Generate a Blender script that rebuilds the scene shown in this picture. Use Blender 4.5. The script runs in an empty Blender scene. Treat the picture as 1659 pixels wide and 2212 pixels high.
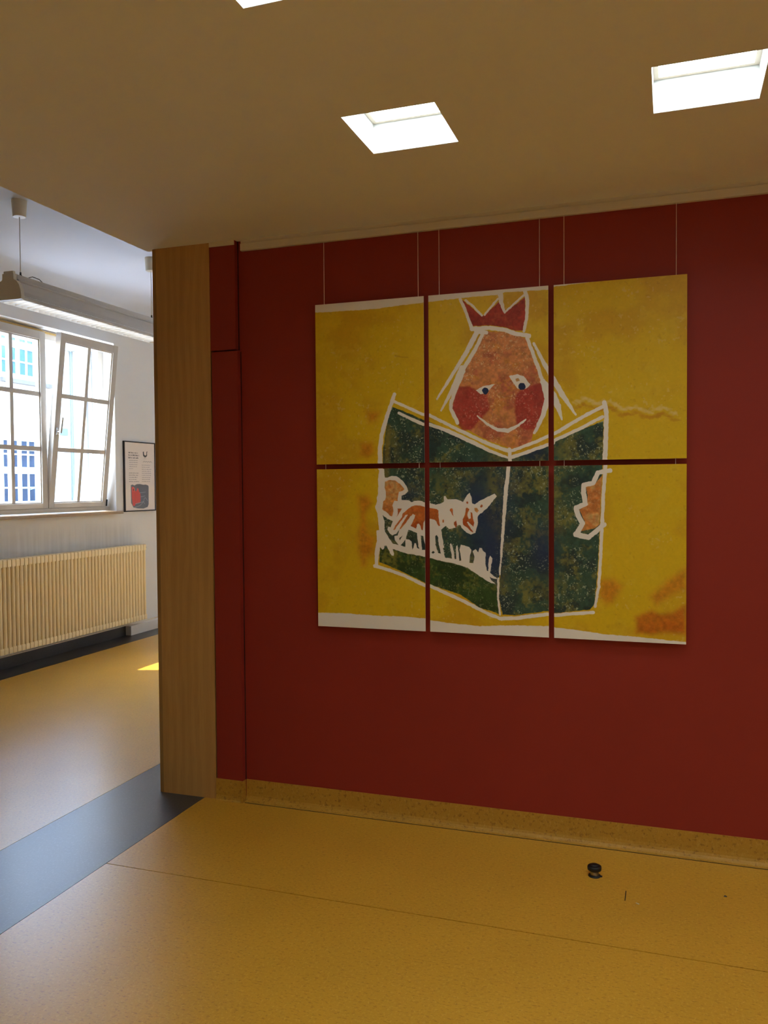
import bpy, bmesh, math, random
import numpy as np
from mathutils import Vector, Matrix

# ------------------------------------------------------------------ camera
SC = bpy.context.scene
COL = SC.collection
F_PX, YAW, PITCH, ROLL = 1811.08, math.radians(18.859), math.radians(-1.712), math.radians(-0.431)
CAM_H = 1.55
cam_data = bpy.data.cameras.new('camera')
cam_data.sensor_fit = 'HORIZONTAL'
cam_data.sensor_width = 36.0
cam_data.lens = F_PX / 1659.0 * 36.0
cam_data.clip_start = 0.05
cam_data.clip_end = 200
cam = bpy.data.objects.new('camera', cam_data)
COL.objects.link(cam)
_f = Vector((-math.sin(YAW) * math.cos(PITCH), math.cos(YAW) * math.cos(PITCH), math.sin(PITCH)))
_r = Vector((math.cos(YAW), math.sin(YAW), 0))
_u = _r.cross(_f)
_r2 = math.cos(ROLL) * _r + math.sin(ROLL) * _u
_u2 = -math.sin(ROLL) * _r + math.cos(ROLL) * _u
cam.matrix_world = Matrix(((_r2.x, _u2.x, -_f.x, 0), (_r2.y, _u2.y, -_f.y, 0), (_r2.z, _u2.z, -_f.z, CAM_H), (0, 0, 0, 1)))
SC.camera = cam

# ------------------------------------------------------------------ light and exposure
SC.view_settings.view_transform = 'Standard'
SC.view_settings.look = 'None'
SC.view_settings.gamma = 1.0
SC.view_settings.use_curve_mapping = False
SC.view_settings.exposure = 0.0
SKY_STRENGTH = 4.4
SUN_STRENGTH = 16.0
SKYLIGHT_STRENGTH = 16.5
SUN_EL, SUN_DIR = math.radians(49.9), Vector((0.957, 0.291, 0))

world = bpy.data.worlds.new('sky')
SC.world = world
world.use_nodes = True
wn = world.node_tree.nodes
wn.clear()
w_out = wn.new('ShaderNodeOutputWorld')
w_bg = wn.new('ShaderNodeBackground')
w_sky = wn.new('ShaderNodeTexSky')
w_sky.sky_type = 'NISHITA'
w_sky.sun_disc = False
w_sky.sun_elevation = SUN_EL
w_sky.sun_rotation = math.atan2(-SUN_DIR.x, -SUN_DIR.y)
w_sky.air_density = 1.0
w_sky.dust_density = 1.0
w_sky.ozone_density = 1.0
w_bg.inputs['Strength'].default_value = SKY_STRENGTH
world.node_tree.links.new(w_sky.outputs[0], w_bg.inputs[0])
world.node_tree.links.new(w_bg.outputs[0], w_out.inputs[0])

sun_data = bpy.data.lights.new('sun', 'SUN')
sun_data.energy = SUN_STRENGTH
sun_data.angle = math.radians(0.53)
sun_data.color = (0.95, 1.0, 0.98)
sun = bpy.data.objects.new('sun', sun_data)
COL.objects.link(sun)
sun.rotation_euler = Vector((SUN_DIR.x * math.cos(SUN_EL), SUN_DIR.y * math.cos(SUN_EL), -math.sin(SUN_EL))).to_track_quat('-Z', 'Y').to_euler()
sun.location = (-12, 0, 14)

SC.cycles.use_denoising = True
SC.cycles.max_bounces = 14
SC.cycles.diffuse_bounces = 9
SC.cycles.glossy_bounces = 5
SC.cycles.transmission_bounces = 6
SC.cycles.transparent_max_bounces = 16
SC.cycles.sample_clamp_indirect = 12.0
SC.cycles.caustics_reflective = True
SC.cycles.caustics_refractive = False

# ------------------------------------------------------------------ mesh helpers
class MB:
    """collects vertices and faces, then links them as one mesh object"""
    def __init__(self):
        self.v, self.f, self.m, self.sm = [], [], [], []
    def add(self, vs, fs, mi=0, smooth=False):
        o = len(self.v)
        self.v += [tuple(p) for p in vs]
        for f in fs:
            self.f.append([o + i for i in f]); self.m.append(mi); self.sm.append(smooth)
        return self
    def box(self, x0, x1, y0, y1, z0, z1, b=0.0, mi=0):
        if b <= 0:
            vs = [(x, y, z) for z in (z0, z1) for y in (y0, y1) for x in (x0, x1)]
            return self.add(vs, [(0, 2, 3, 1), (4, 5, 7, 6), (0, 1, 5, 4), (2, 6, 7, 3), (0, 4, 6, 2), (1, 3, 7, 5)], mi)
        bm = bmesh.new()
        bmesh.ops.create_cube(bm, size=1)
        for v in bm.verts:
            v.co = Vector(((x0 + x1) / 2 + v.co.x * (x1 - x0), (y0 + y1) / 2 + v.co.y * (y1 - y0), (z0 + z1) / 2 + v.co.z * (z1 - z0)))
        bmesh.ops.bevel(bm, geom=list(bm.edges), offset=b, segments=2, affect='EDGES', profile=0.6)
        bm.verts.index_update()
        self.add([v.co[:] for v in bm.verts], [[v.index for v in f.verts] for f in bm.faces], mi)
        bm.free()
        return self
    def quad(self, a, b, c, d, mi=0):
        return self.add([a, b, c, d], [(0, 1, 2, 3)], mi)
    def tube(self, pts, r, n=8, mi=0, caps=True):
        pts = [Vector(p) for p in pts]
        rs = r if isinstance(r, (list, tuple)) else [r] * len(pts)
        vs, fs = [], []
        up = None
        for i, p in enumerate(pts):
            t = (pts[min(i + 1, len(pts) - 1)] - pts[max(i - 1, 0)]).normalized()
            if up is None:
                up = Vector((0, 0, 1)) if abs(t.z) < 0.9 else Vector((1, 0, 0))
            a = t.cross(up).normalized(); bb = a.cross(t).normalized(); up = bb
            for k in range(n):
                th = 2 * math.pi * k / n
                vs.append(p + (a * math.cos(th) + bb * math.sin(th)) * rs[i])
        for i in range(len(pts) - 1):
            for k in range(n):
                fs.append((i * n + k, i * n + (k + 1) % n, (i + 1) * n + (k + 1) % n, (i + 1) * n + k))
        self.add(vs, fs, mi, True)
        if caps:
            self.add([vs[k] for k in range(n)], [tuple(range(n))[::-1]], mi)
            self.add([vs[-n + k] for k in range(n)], [tuple(range(n))], mi)
        return self
    def lathe(self, prof, c, n=24, mi=0, axis='z'):
        vs, fs = [], []
        for r, h in prof:
            for k in range(n):
                th = 2 * math.pi * k / n
                a, b = r * math.cos(th), r * math.sin(th)
                vs.append((c[0] + a, c[1] + b, c[2] + h) if axis == 'z' else ((c[0] + h, c[1] + a, c[2] + b) if axis == 'x' else (c[0] + b, c[1] + h, c[2] + a)))
        for i in range(len(prof) - 1):
            for k in range(n):
                fs.append((i * n + k, i * n + (k + 1) % n, (i + 1) * n + (k + 1) % n, (i + 1) * n + k))
        self.add(vs, fs, mi, True)
        for i, rev in ((0, True), (len(prof) - 1, False)):
            ring = list(range(i * n, i * n + n))
            if prof[i][0] > 1e-5:
                self.add([vs[k] for k in ring], [list(range(n))[::-1] if rev else list(range(n))], mi)
        return self
    def prism(self, prof, axis, a, b, mi=0, smooth=False, caps=True):
        """closed outline prof (2-D) extruded along axis from a to b; prof is (y,z), (x,z) or (x,y)"""
        def P(p, t):
            return (t, p[0], p[1]) if axis == 'x' else ((p[0], t, p[1]) if axis == 'y' else (p[0], p[1], t))
        n = len(prof)
        vs = [P(p, a) for p in prof] + [P(p, b) for p in prof]
        self.add(vs, [(i, (i + 1) % n, n + (i + 1) % n, n + i) for i in range(n)], mi, smooth)
        if caps:
            self.add(vs[:n], [tuple(range(n))[::-1]], mi)
            self.add(vs[n:], [tuple(range(n))], mi)
        return self
    def build(self, name, mats, parent=None, origin=None):
        """vertices are in world space; they are stored relative to origin (or the parent's location)"""
        me = bpy.data.meshes.new(name)
        off = Vector(origin) if origin is not None else (world_loc(parent) if parent else Vector((0, 0, 0)))
        me.from_pydata([tuple(Vector(v) - off) for v in self.v], [], self.f)
        for m in (mats if isinstance(mats, (list, tuple)) else [mats]):
            me.materials.append(m)
        for p, mi, s in zip(me.polygons, self.m, self.sm):
            p.material_index = mi; p.use_smooth = s
        bm = bmesh.new(); bm.from_mesh(me)
        bmesh.ops.recalc_face_normals(bm, faces=bm.faces)
        bm.to_mesh(me); bm.free()
        me.update()
        o = bpy.data.objects.new(name, me)
        COL.objects.link(o)
        if parent:
            o.parent = parent
            o.location = off - world_loc(parent)
        else:
            o.location = off
        return o

def world_loc(o):
    p = Vector((0, 0, 0))
    while o is not None:
        p += o.location; o = o.parent
    return p

def tag(o, label=None, cat=None, group=None, kind=None):
    if label: o['label'] = label
    if cat: o['category'] = cat
    if group: o['group'] = group
    if kind: o['kind'] = kind
    return o

def thing(name, loc, label, cat, group=None):
    o = bpy.data.objects.new(name, None)
    o.empty_display_size = 0.05
    COL.objects.link(o)
    o.location = loc
    return tag(o, label, cat, group)

def structure(o, label=None):
    return tag(o, label, kind='structure')

# ------------------------------------------------------------------ materials
def lin(r, g, b):
    f = lambda c: (c / 255 / 12.92) if c <= 10 else ((c / 255 + 0.055) / 1.055) ** 2.4
    return (f(r), f(g), f(b), 1.0)

def new_mat(name):
    m = bpy.data.materials.new(name)
    m.use_nodes = True
    nt = m.node_tree
    return m, nt, nt.nodes['Principled BSDF'], nt.nodes, nt.links

def coords(nt, scale=(1, 1, 1), world_space=True):
    n = nt.nodes
    mp = n.new('ShaderNodeMapping')
    mp.inputs['Scale'].default_value = scale
    if world_space:
        g = n.new('ShaderNodeNewGeometry'); nt.links.new(g.outputs['Position'], mp.inputs['Vector'])
    else:
        g = n.new('ShaderNodeTexCoord'); nt.links.new(g.outputs['Object'], mp.inputs['Vector'])
    return mp.outputs['Vector']

def noise(nt, vec, scale, detail=4, rough=0.55, dist=0.0):
    t = nt.nodes.new('ShaderNodeTexNoise')
    t.inputs['Scale'].default_value = scale
    t.inputs['Detail'].default_value = detail
    t.inputs['Roughness'].default_value = rough
    t.inputs['Distortion'].default_value = dist
    nt.links.new(vec, t.inputs['Vector'])
    return t.outputs['Fac']

def ramp(nt, fac, stops):
    r = nt.nodes.new('ShaderNodeValToRGB')
    e = r.color_ramp.elements
    while len(e) < len(stops): e.new(0.5)
    for k, (p, c) in enumerate(stops):
        e[k].position = p; e[k].color = c if len(c) == 4 else (*c, 1)
    nt.links.new(fac, r.inputs['Fac'])
    return r.outputs['Color']

def mix(nt, fac, a, b, mode='MIX'):
    m = nt.nodes.new('ShaderNodeMix'); m.data_type = 'RGBA'; m.blend_type = mode
    for k, v in ((0, fac), (6, a), (7, b)):
        if hasattr(v, 'is_linked') or isinstance(v, bpy.types.NodeSocket): nt.links.new(v, m.inputs[k])
        else: m.inputs[k].default_value = v
    return m.outputs[2]

def bump(nt, bsdf, h, strength, dist=0.01):
    b = nt.nodes.new('ShaderNodeBump')
    b.inputs['Strength'].default_value = strength
    b.inputs['Distance'].default_value = dist
    nt.links.new(h, b.inputs['Height'])
    nt.links.new(b.outputs['Normal'], bsdf.inputs['Normal'])

def plain(name, col, rough=0.5, metal=0.0, spec=0.5, var=0.04, scale=6.0, bumpy=0.0, bscale=200.0):
    m, nt, b, n, l = new_mat(name)
    v = coords(nt)
    f = noise(nt, v, scale)
    lo = tuple(c * (1 - var) for c in col[:3]) + (1,)
    hi = tuple(min(1, c * (1 + var)) for c in col[:3]) + (1,)
    l.new(ramp(nt, f, [(0.3, lo), (0.7, hi)]), b.inputs['Base Color'])
    b.inputs['Roughness'].default_value = rough
    b.inputs['Metallic'].default_value = metal
    b.inputs['Specular IOR Level'].default_value = spec
    if bumpy: bump(nt, b, noise(nt, v, bscale, 2), bumpy, 0.002)
    return m

def lino(name, base, dark, light, rough=0.3, spec=0.5, wave=True):
    """marbled sheet linoleum: small flecks of two neighbouring tones"""
    m, nt, b, n, l = new_mat(name)
    v = coords(nt)
    big = noise(nt, v, 3.0, 3)
    c0 = mix(nt, ramp(nt, big, [(0.35, (0, 0, 0)), (0.7, (1, 1, 1))]), base, tuple(0.92 * c for c in base[:3]) + (1,))
    v2 = coords(nt, (1.0, 2.2, 1.0))
    fl = noise(nt, v2, 62.0, 4, 0.65, 0.0)
    c1 = mix(nt, ramp(nt, fl, [(0.54, (0, 0, 0)), (0.66, (0.85, 0.85, 0.85))]), c0, dark)
    v3 = coords(nt, (1.6, 1.0, 1.0))
    fl2 = noise(nt, v3, 75.0, 4, 0.65, 0.0)
    c2 = mix(nt, ramp(nt, fl2, [(0.54, (0, 0, 0)), (0.68, (0.7, 0.7, 0.7))]), c1, light)
    sp = noise(nt, v, 120.0, 1, 0.4)
    c3 = mix(nt, ramp(nt, sp, [(0.80, (0, 0, 0)), (0.84, (0.45, 0.45, 0.45))]), c2, tuple(0.35 * c for c in dark[:3]) + (1,))
    l.new(c3, b.inputs['Base Color'])
    b.inputs['Roughness'].default_value = rough
    b.inputs['Specular IOR Level'].default_value = spec
    if wave:
        b1 = n.new('ShaderNodeBump'); b1.inputs['Strength'].default_value = 0.25; b1.inputs['Distance'].default_value = 0.004
        l.new(noise(nt, v, 3.5, 2), b1.inputs['Height'])
        b2 = n.new('ShaderNodeBump'); b2.inputs['Strength'].default_value = 0.12; b2.inputs['Distance'].default_value = 0.001
        l.new(noise(nt, v, 160.0, 2), b2.inputs['Height'])
        l.new(b1.outputs['Normal'], b2.inputs['Normal'])
        l.new(b2.outputs['Normal'], b.inputs['Normal'])
    return m

def wood(name, k=1.0):
    """rotary-cut birch veneer: fine pores, soft flames, a few pin knots"""
    m, nt, b, n, l = new_mat(name)
    sc = lambda r, g, bb: tuple(k * c for c in lin(r, g, bb)[:3]) + (1,)
    g1 = noise(nt, coords(nt, (1.0, 1.0, 0.12)), 9.0, 3, 0.5, 0.6)
    col = ramp(nt, g1, [(0.3, sc(172, 130, 72)), (0.55, sc(182, 140, 80)), (0.75, sc(190, 148, 90))])
    w = n.new('ShaderNodeTexWave'); w.wave_type = 'BANDS'; w.bands_direction = 'X'
    w.inputs['Scale'].default_value = 3.0; w.inputs['Distortion'].default_value = 9.0; w.inputs['Detail'].default_value = 2
    l.new(coords(nt, (2.2, 2.2, 0.35)), w.inputs['Vector'])
    col2 = mix(nt, 0.14, col, ramp(nt, w.outputs['Fac'], [(0.2, sc(150, 108, 58)), (0.8, sc(194, 152, 94))]))
    fine = noise(nt, coords(nt, (1, 1, 0.05)), 130.0, 2)
    col3 = mix(nt, ramp(nt, fine, [(0.5, (0, 0, 0)), (0.75, (0.22, 0.22, 0.22))]), col2, sc(140, 98, 52))
    kn = noise(nt, coords(nt, (1, 1, 0.6)), 9.0, 1, 0.3)
    col4 = mix(nt, ramp(nt, kn, [(0.80, (0, 0, 0)), (0.84, (0.5, 0.5, 0.5))]), col3, sc(112, 66, 30))
    l.new(col4, b.inputs['Base Color'])
    b.inputs['Roughness'].default_value = 0.42
    b.inputs['Specular IOR Level'].default_value = 0.4
    return m

def pane_mat(name, tint=(1, 1, 1, 1), gloss=1.0):
    """clear window glass: see-through with a Fresnel sheen"""
    m, nt, b, n, l = new_mat(name)
    n.remove(b)
    out = n['Material Output']
    tr = n.new('ShaderNodeBsdfTransparent'); tr.inputs[0].default_value = tint
    gl = n.new('ShaderNodeBsdfGlossy'); gl.inputs['Roughness'].default_value = 0.01
    fr = n.new('ShaderNodeLayerWeight'); fr.inputs['Blend'].default_value = .5
    pw = n.new('ShaderNodeMath'); pw.operation = 'POWER'; pw.inputs[1].default_value = 5.0
    mu = n.new('ShaderNodeMath'); mu.operation = 'MULTIPLY_ADD'; mu.inputs[1].default_value = .90 * gloss; mu.inputs[2].default_value = .04 * gloss
    mx = n.new('ShaderNodeMixShader')
    l.new(fr.outputs['Facing'], pw.inputs[0]); l.new(pw.outputs[0], mu.inputs[0]); l.new(mu.outputs[0], mx.inputs[0])
    l.new(tr.outputs[0], mx.inputs[1]); l.new(gl.outputs[0], mx.inputs[2]); l.new(mx.outputs[0], out.inputs[0])
    return m

def glow(name, col, strength):
    m, nt, b, n, l = new_mat(name)
    b.inputs['Base Color'].default_value = (0.8, 0.8, 0.8, 1)
    b.inputs['Emission Color'].default_value = col
    b.inputs['Emission Strength'].default_value = strength
    return m

M_RED = plain('red_wall_paint', lin(146, 45, 34), 0.55, spec=0.3, var=0.03, scale=2.0, bumpy=0.05, bscale=120)
M_CEIL = plain('white_ceiling_paint', lin(232, 233, 232), 0.9, spec=0.15, var=0.015, scale=1.0)
M_WHITE = plain('white_wall_paint', lin(234, 230, 222), 0.85, spec=0.2, var=0.02, scale=1.5, bumpy=0.04, bscale=90)
M_WINWALL = plain('white_wall_paint_window_side', lin(224, 225, 224), 0.85, spec=0.2, var=0.02, scale=1.5, bumpy=0.04, bscale=90)
def soot(m):
    """grey dust veil that the radiator's warm air has left on the wall above it"""
    nt = m.node_tree; n = nt.nodes; l = nt.links; b = n['Principled BSDF']
    old = b.inputs['Base Color'].links[0].from_socket
    g = n.new('ShaderNodeNewGeometry'); sx = n.new('ShaderNodeSeparateXYZ'); l.new(g.outputs['Position'], sx.inputs[0])
    def rng(src, a, b_, c, d):
        r = n.new('ShaderNodeMapRange'); r.interpolation_type = 'SMOOTHSTEP'
        r.inputs['From Min'].default_value = a; r.inputs['From Max'].default_value = b_
        r.inputs['To Min'].default_value = c; r.inputs['To Max'].default_value = d
        l.new(src, r.inputs['Value']); return r.outputs[0]
    def mul(a, b_):
        k = n.new('ShaderNodeMath'); k.operation = 'MULTIPLY'; l.new(a, k.inputs[0])
        if isinstance(b_, float): k.inputs[1].default_value = b_
        else: l.new(b_, k.inputs[1])
        return k.outputs[0]
    f = mul(rng(sx.outputs['Z'], 1.27, 1.10, 0, 1), rng(sx.outputs['Y'], 7.85, 7.45, 0, 1))
    f = mul(f, rng(sx.outputs['Z'], 0.80, 0.95, 0, 1))
    st = noise(nt, coords(nt, (1, 12, .6)), 2.0, 2)
    f = mul(f, rng(st, .25, .7, .5, 1))
    l.new(mix(nt, mul(f, .30), old, lin(120, 116, 116)), b.inputs['Base Color'])
soot(M_WINWALL)
M_HALLCEIL = plain('cool_white_ceiling_paint', lin(208, 215, 226), 0.9, spec=0.15, var=0.015, scale=1.0)
M_TRIM = plain('cream_gloss_paint', lin(220, 210, 194), 0.4, var=0.02)
M_LINO = lino('yellow_marbled_linoleum', lin(208, 157, 48), lin(168, 116, 30), lin(222, 182, 84), 0.29, 0.9)
M_LINO_SKIRT = lino('yellow_linoleum_skirting', lin(186, 140, 48), lin(140, 98, 34), lin(200, 158, 74), 0.45, 0.35, wave=False)
M_STRIP = lino('dark_grey_linoleum', lin(62, 64, 68), lin(48, 50, 54), lin(88, 90, 94), 0.3, 0.75)
M_STONE = plain('black_terrazzo', lin(44, 42, 42), 0.35, var=0.25, scale=60)
M_DIRT = plain('dark_joint', lin(42, 34, 22), 0.8)
M_WOOD = wood('birch_veneer', 1.16)
M_WOOD_EDGE = wood('birch_edge_strip', 0.72)
M_FRAME = plain('white_window_lacquer', lin(222, 218, 210), 0.35, var=0.02)
M_SASH = plain('shaded_white_sash_paint', lin(192, 186, 176), 0.4, var=0.03)  # the frame white darkened: backlit shade of the sashes put into the colour
M_CORNER = plain('dark_red_strip', lin(48, 16, 12), 0.8)
M_GLASS = pane_mat('window_glass')
M_SILL = plain('grey_brown_stone_sill', lin(158, 136, 108), 0.3, var=0.08, scale=40)
M_RAD = plain('cream_radiator_enamel', lin(246, 228, 182), 0.35, var=0.015)
M_LAMP = plain('ivory_lamp_plastic', lin(206, 198, 176), 0.4, var=0.02)
M_LAMP_BODY = plain('pale_grey_lamp_enamel', lin(196, 190, 182), 0.4, var=0.02)
M_LOUVRE = plain('satin_aluminium', lin(215, 216, 218), 0.25, metal=0.6, var=0.03)
M_SLAT = plain('white_louvre_enamel', lin(244, 246, 246), 0.3, var=0.01)
M_BLACK = plain('black_plastic', lin(22, 21, 22), 0.45, var=0.1)
M_RUBBER = plain('black_rubber', lin(16, 15, 16), 0.5, var=0.1)
M_STEEL = plain('brushed_steel', lin(190, 184, 175), 0.32, metal=1.0, var=0.08)
M_WIRE = plain('clear_nylon_line', lin(238, 220, 208), 0.4)
M_EDGE = plain('white_board_edge', lin(222, 214, 202), 0.5)
M_FACADE = plain('cream_render', lin(190, 187, 178), 0.9, spec=0.1, var=0.03, scale=0.5)
M_OUTSTONE = plain('grey_sandstone', lin(104, 99, 96), 0.8, var=0.12, scale=8)
M_OUTFRAME = plain('white_outside_lacquer', lin(226, 232, 238), 0.5, spec=.3)
M_OUTGLASS_UP = plain('curtained_glass_blue', lin(66, 98, 130), 0.2, spec=0.25, var=0.12, scale=14)
M_OUTGLASS_LOW = plain('dark_glass_blue_grey', lin(46, 58, 76), 0.2, spec=0.2, var=0.2, scale=5)
M_PIPE = plain('zinc_downpipe', lin(106, 122, 138), 0.5, var=0.05)
M_JAMB = plain('grey_outer_jamb', lin(176, 180, 186), 0.6)
M_PAVING = plain('courtyard_paving', lin(186, 187, 188), 0.9, var=0.1, scale=3)
M_OCHRE = plain('ochre_sealing_foam', lin(192, 158, 92), 0.8, var=0.1, scale=30)
M_TEAL = plain('teal_label', lin(60, 130, 140), 0.5)
M_TUBE = glow('fluorescent_tube_light', (1.0, 1.0, 0.98, 1), 5.0)
M_SKYGLOW = glow('daylit_opal_glazing', (0.94, 1.03, 1.03, 1), SKYLIGHT_STRENGTH)
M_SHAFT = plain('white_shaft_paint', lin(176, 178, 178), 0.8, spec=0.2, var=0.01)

# ------------------------------------------------------------------ dimensions (metres)
WALL_Y = 3.675            # face of the red wall
PIL_Y = 3.645             # face of the boarded pilaster and of the veneered wall end
CEIL_Z = 2.75             # low ceiling over the niche
CEIL_X = -2.51            # its edge towards the corridor
HALL_Z = 3.50             # corridor ceiling
WIN_X = -5.46             # inner face of the window wall
NX1, NY0 = 3.2, -3.2      # far side and back of the niche
HY0, HY1 = -4.0, 15.5     # ends of the corridor
END_X = -2.465            # left edge of the veneered wall end

# ------------------------------------------------------------------ floor
fl = MB()
fl.box(-6.2, NX1 + .2, HY0 - .2, HY1 + .2, -0.12, -0.004)
floor = structure(fl.build('floor', M_DIRT), 'floor of yellow linoleum sheets with a dark strip between niche and corridor')
G = 0.0012
SEAM_Y = 2.868
def sheet(x0, x1, y0, y1, m, name='linoleum_sheet', z=0.0):
    return MB().box(x0 + G, x1 - G, y0 + G, y1 - G, -0.004, z).build(name, m, floor)
XR, XL = -2.208, -2.722   # borders of the dark strip
sheet(XR, NX1, SEAM_Y + .0022, WALL_Y, M_LINO)
sheet(XR, NX1, 0.95, SEAM_Y, M_LINO)
sheet(XR, NX1, NY0, 0.95, M_LINO)
tag(sheet(XL, XR, HY0, HY1, M_STRIP, 'dark_strip'), 'dark grey linoleum strip')
sheet(-5.16, XL, HY0, HY1, M_LINO)
tag(sheet(-5.50, -5.16, HY0, HY1, M_STONE, 'stone_border'), 'black stone border along the window wall')
# a short knife cut in the sheet
MB().box(-0.158, -0.1545, 3.205, 3.285, -0.0005, 0.0004).build('cut_mark', M_DIRT, floor)

# ------------------------------------------------------------------ red wall with pilaster boards
rw = MB()
rw.box(END_X + .01, NX1 + .2, WALL_Y, WALL_Y + .12, 0, 3.6)
wall_back = structure(rw.build('wall_back', M_RED), 'dark red wall carrying the six-part painting')
pb = MB().box(-2.139, -2.000, PIL_Y, WALL_Y + .01, 2.224, CEIL_Z, .0015)
pb.build('pilaster_board', M_RED, wall_back)
pb = MB().box(-2.133, -1.990, PIL_Y - .002, WALL_Y + .01, 0.0, 2.216, .0015)
pb.build('pilaster_board', M_RED, wall_back)

MB().box(-1.9895, -1.9862, WALL_Y - .0025, WALL_Y, .107, 2.216).build('corner_strip', M_CORNER, wall_back)  # thin dark strip down the inner corner beside the pilaster
MB().box(-1.9995, -1.9955, WALL_Y - .0025, WALL_Y, 2.224, CEIL_Z).build('corner_strip', M_CORNER, wall_back)
we = MB()
we.box(END_X + .012, -2.1405, PIL_Y, WALL_Y - .0005, 0, CEIL_Z)
wall_end = structure(we.build('wall_end', M_WOOD), 'birch veneered end of the red wall beside the corridor')
MB().box(END_X + .0005, -2.141, WALL_Y + .121, WALL_Y + .30, 0, CEIL_Z).build('back_panel', M_WOOD, wall_end)
es = MB().box(END_X, END_X + .022, PIL_Y - .0015, WALL_Y + .3, 0, CEIL_Z, .004)
es.build('edge_strip', M_WOOD_EDGE, wall_end)

# coved linoleum skirting
def cove(x0, x1, y, out, h):
    prof = [(y + .006, 0.0), (y - out, 0.0), (y - out, .0012), (y - out * .8, .0020), (y - out * .6, .0042), (y - out * .42, .0085), (y - out * .27, .0155), (y - out * .15, .026), (y - .0032, .040), (y - .0025, h), (y + .006, h)]
    return MB().prism(prof, 'x', x0, x1, smooth=False)
bb = structure(cove(-1.985, NX1, WALL_Y, .032, .107).build('baseboard_back', M_LINO_SKIRT), 'coved yellow linoleum skirting under the red wall')
cove(-2.138, -1.992, PIL_Y - .002, .016, .106).build('pilaster_skirting', M_LINO_SKIRT, bb)
MB().box(-1.9905, -1.9865, PIL_Y - .016, WALL_Y - .006, .0, .106).build('skirting_return', M_LINO_SKIRT, bb)
# dirty joint line where the cove meets the floor sheet
MB().box(-1.98, NX1, WALL_Y - .0350, WALL_Y - .0318, -.001, .0014).build('dirty_joint', M_DIRT, bb)

# picture rail under the ceiling
tr = MB()
tr.prism([(WALL_Y, CEIL_Z), (WALL_Y - .016, CEIL_Z), (WALL_Y - .010, 2.734), (WALL_Y, 2.734)], 'x', -1.976, NX1)
trim_1 = structure(tr.build('trim_1', M_TRIM), 'white picture rail between red wall and ceiling')
MB().box(-1.976, NX1, WALL_Y - .020, WALL_Y, 2.699, 2.733, .002).build('rail_fascia', M_TRIM, trim_1)
MB().box(-2.138, -2.001, PIL_Y - .006, PIL_Y, 2.727, CEIL_Z, .001).build('pilaster_cap', M_TRIM, trim_1)

# ------------------------------------------------------------------ niche ceiling with square skylights
SKX = [-1.015 + .9605 * k for k in range(4)]
SKY = [2.568 - .975 * k for k in range(5)]
SW, SD, SH = .314, .318, .105
xs = sorted([CEIL_X, NX1] + [v for x in SKX for v in (x, x + SW)])
ys = sorted([HY0, PIL_Y + .03] + [v for y in SKY for v in (y, y + SD)])
holes = [(x, y) for x in SKX for y in SKY]
cl = MB()
for i in range(len(xs) - 1):
    for j in range(len(ys) - 1):
        if any(abs(xs[i] - hx) < 1e-6 and abs(ys[j] - hy) < 1e-6 for hx, hy in holes):
            continue
        for z in (CEIL_Z, CEIL_Z + .1):
            cl.quad((xs[i], ys[j], z), (xs[i + 1], ys[j], z), (xs[i + 1], ys[j + 1], z), (xs[i], ys[j + 1], z))
yy = PIL_Y + .03
cl.quad((CEIL_X, HY0, CEIL_Z), (CEIL_X, yy, CEIL_Z), (CEIL_X, yy, CEIL_Z + .1), (CEIL_X, HY0, CEIL_Z + .1))
cl.quad((CEIL_X, yy, CEIL_Z), (NX1, yy, CEIL_Z), (NX1, yy, CEIL_Z + .1), (CEIL_X, yy, CEIL_Z + .1))
ceiling = structure(cl.build('ceiling', M_CEIL), 'low ceiling over the niche with square skylights')
# corridor ceiling with a coved edge to the window wall
hc = MB()
prof = [(-2.4, HALL_Z)]
prof += [(WIN_X + .22 - .22 * math.sin(a), HALL_Z - .22 + .22 * math.cos(a)) for a in np.linspace(0, math.pi / 2, 9)]
prof += [(WIN_X - .02, HALL_Z - .22), (WIN_X - .02, HALL_Z + .1), (-2.4, HALL_Z + .1)]
hc.prism(prof, 'y', HY0, HY1)
hallc = hc.build('ceiling_corridor', M_HALLCEIL)
structure(hallc, 'white coved ceiling of the corridor')
for p in hallc.data.polygons:
    p.use_smooth = len(p.vertices) == 4 and abs(p.normal.x) > .02 and abs(p.normal.z) > .02

sk_n = 2
for j, y in enumerate(SKY):
    for i, x in enumerate(SKX):
        z0, z1 = CEIL_Z, CEIL_Z + SH
        sh = MB()
        t = .012
        sh.box(x - t, x, y - t, y + SD + t, z0 + .0005, z1 + .05)
        sh.box(x + SW, x + SW + t, y - t, y + SD + t, z0 + .0005, z1 + .05)
        sh.box(x, x + SW, y - t, y, z0 + .0005, z1 + .05)
        sh.box(x, x + SW, y + SD, y + SD + t, z0 + .0005, z1 + .05)
        o = structure(sh.build('window_%d' % sk_n, M_SHAFT, None, (x, y, z0)),
                      {(0, 0): 'square skylight in the ceiling above the gap between left and middle panels',
                       (1, 0): 'square skylight in the ceiling cut by the right edge of the view',
                       (0, 1): 'square skylight cut by the top edge of the view'}.get((i, j), 'square skylight outside the view, column %d row %d' % (i + 1, j + 1)))
        fr = MB(); b = .016
        fr.box(x, x + b, y, y + SD, z1, z1 + .02); fr.box(x + SW - b, x + SW, y, y + SD, z1, z1 + .02)
        fr.box(x + b, x + SW - b, y, y + b, z1, z1 + .02); fr.box(x + b, x + SW - b, y + SD - b, y + SD, z1, z1 + .02)
        fr.build('glazing_frame', M_TRIM, o)
        MB().box(x + b, x + SW - b, y + b, y + SD - b, z1 + .010, z1 + .018).build('opal_pane', M_SKYGLOW, o)
        sk_n += 1

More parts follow.
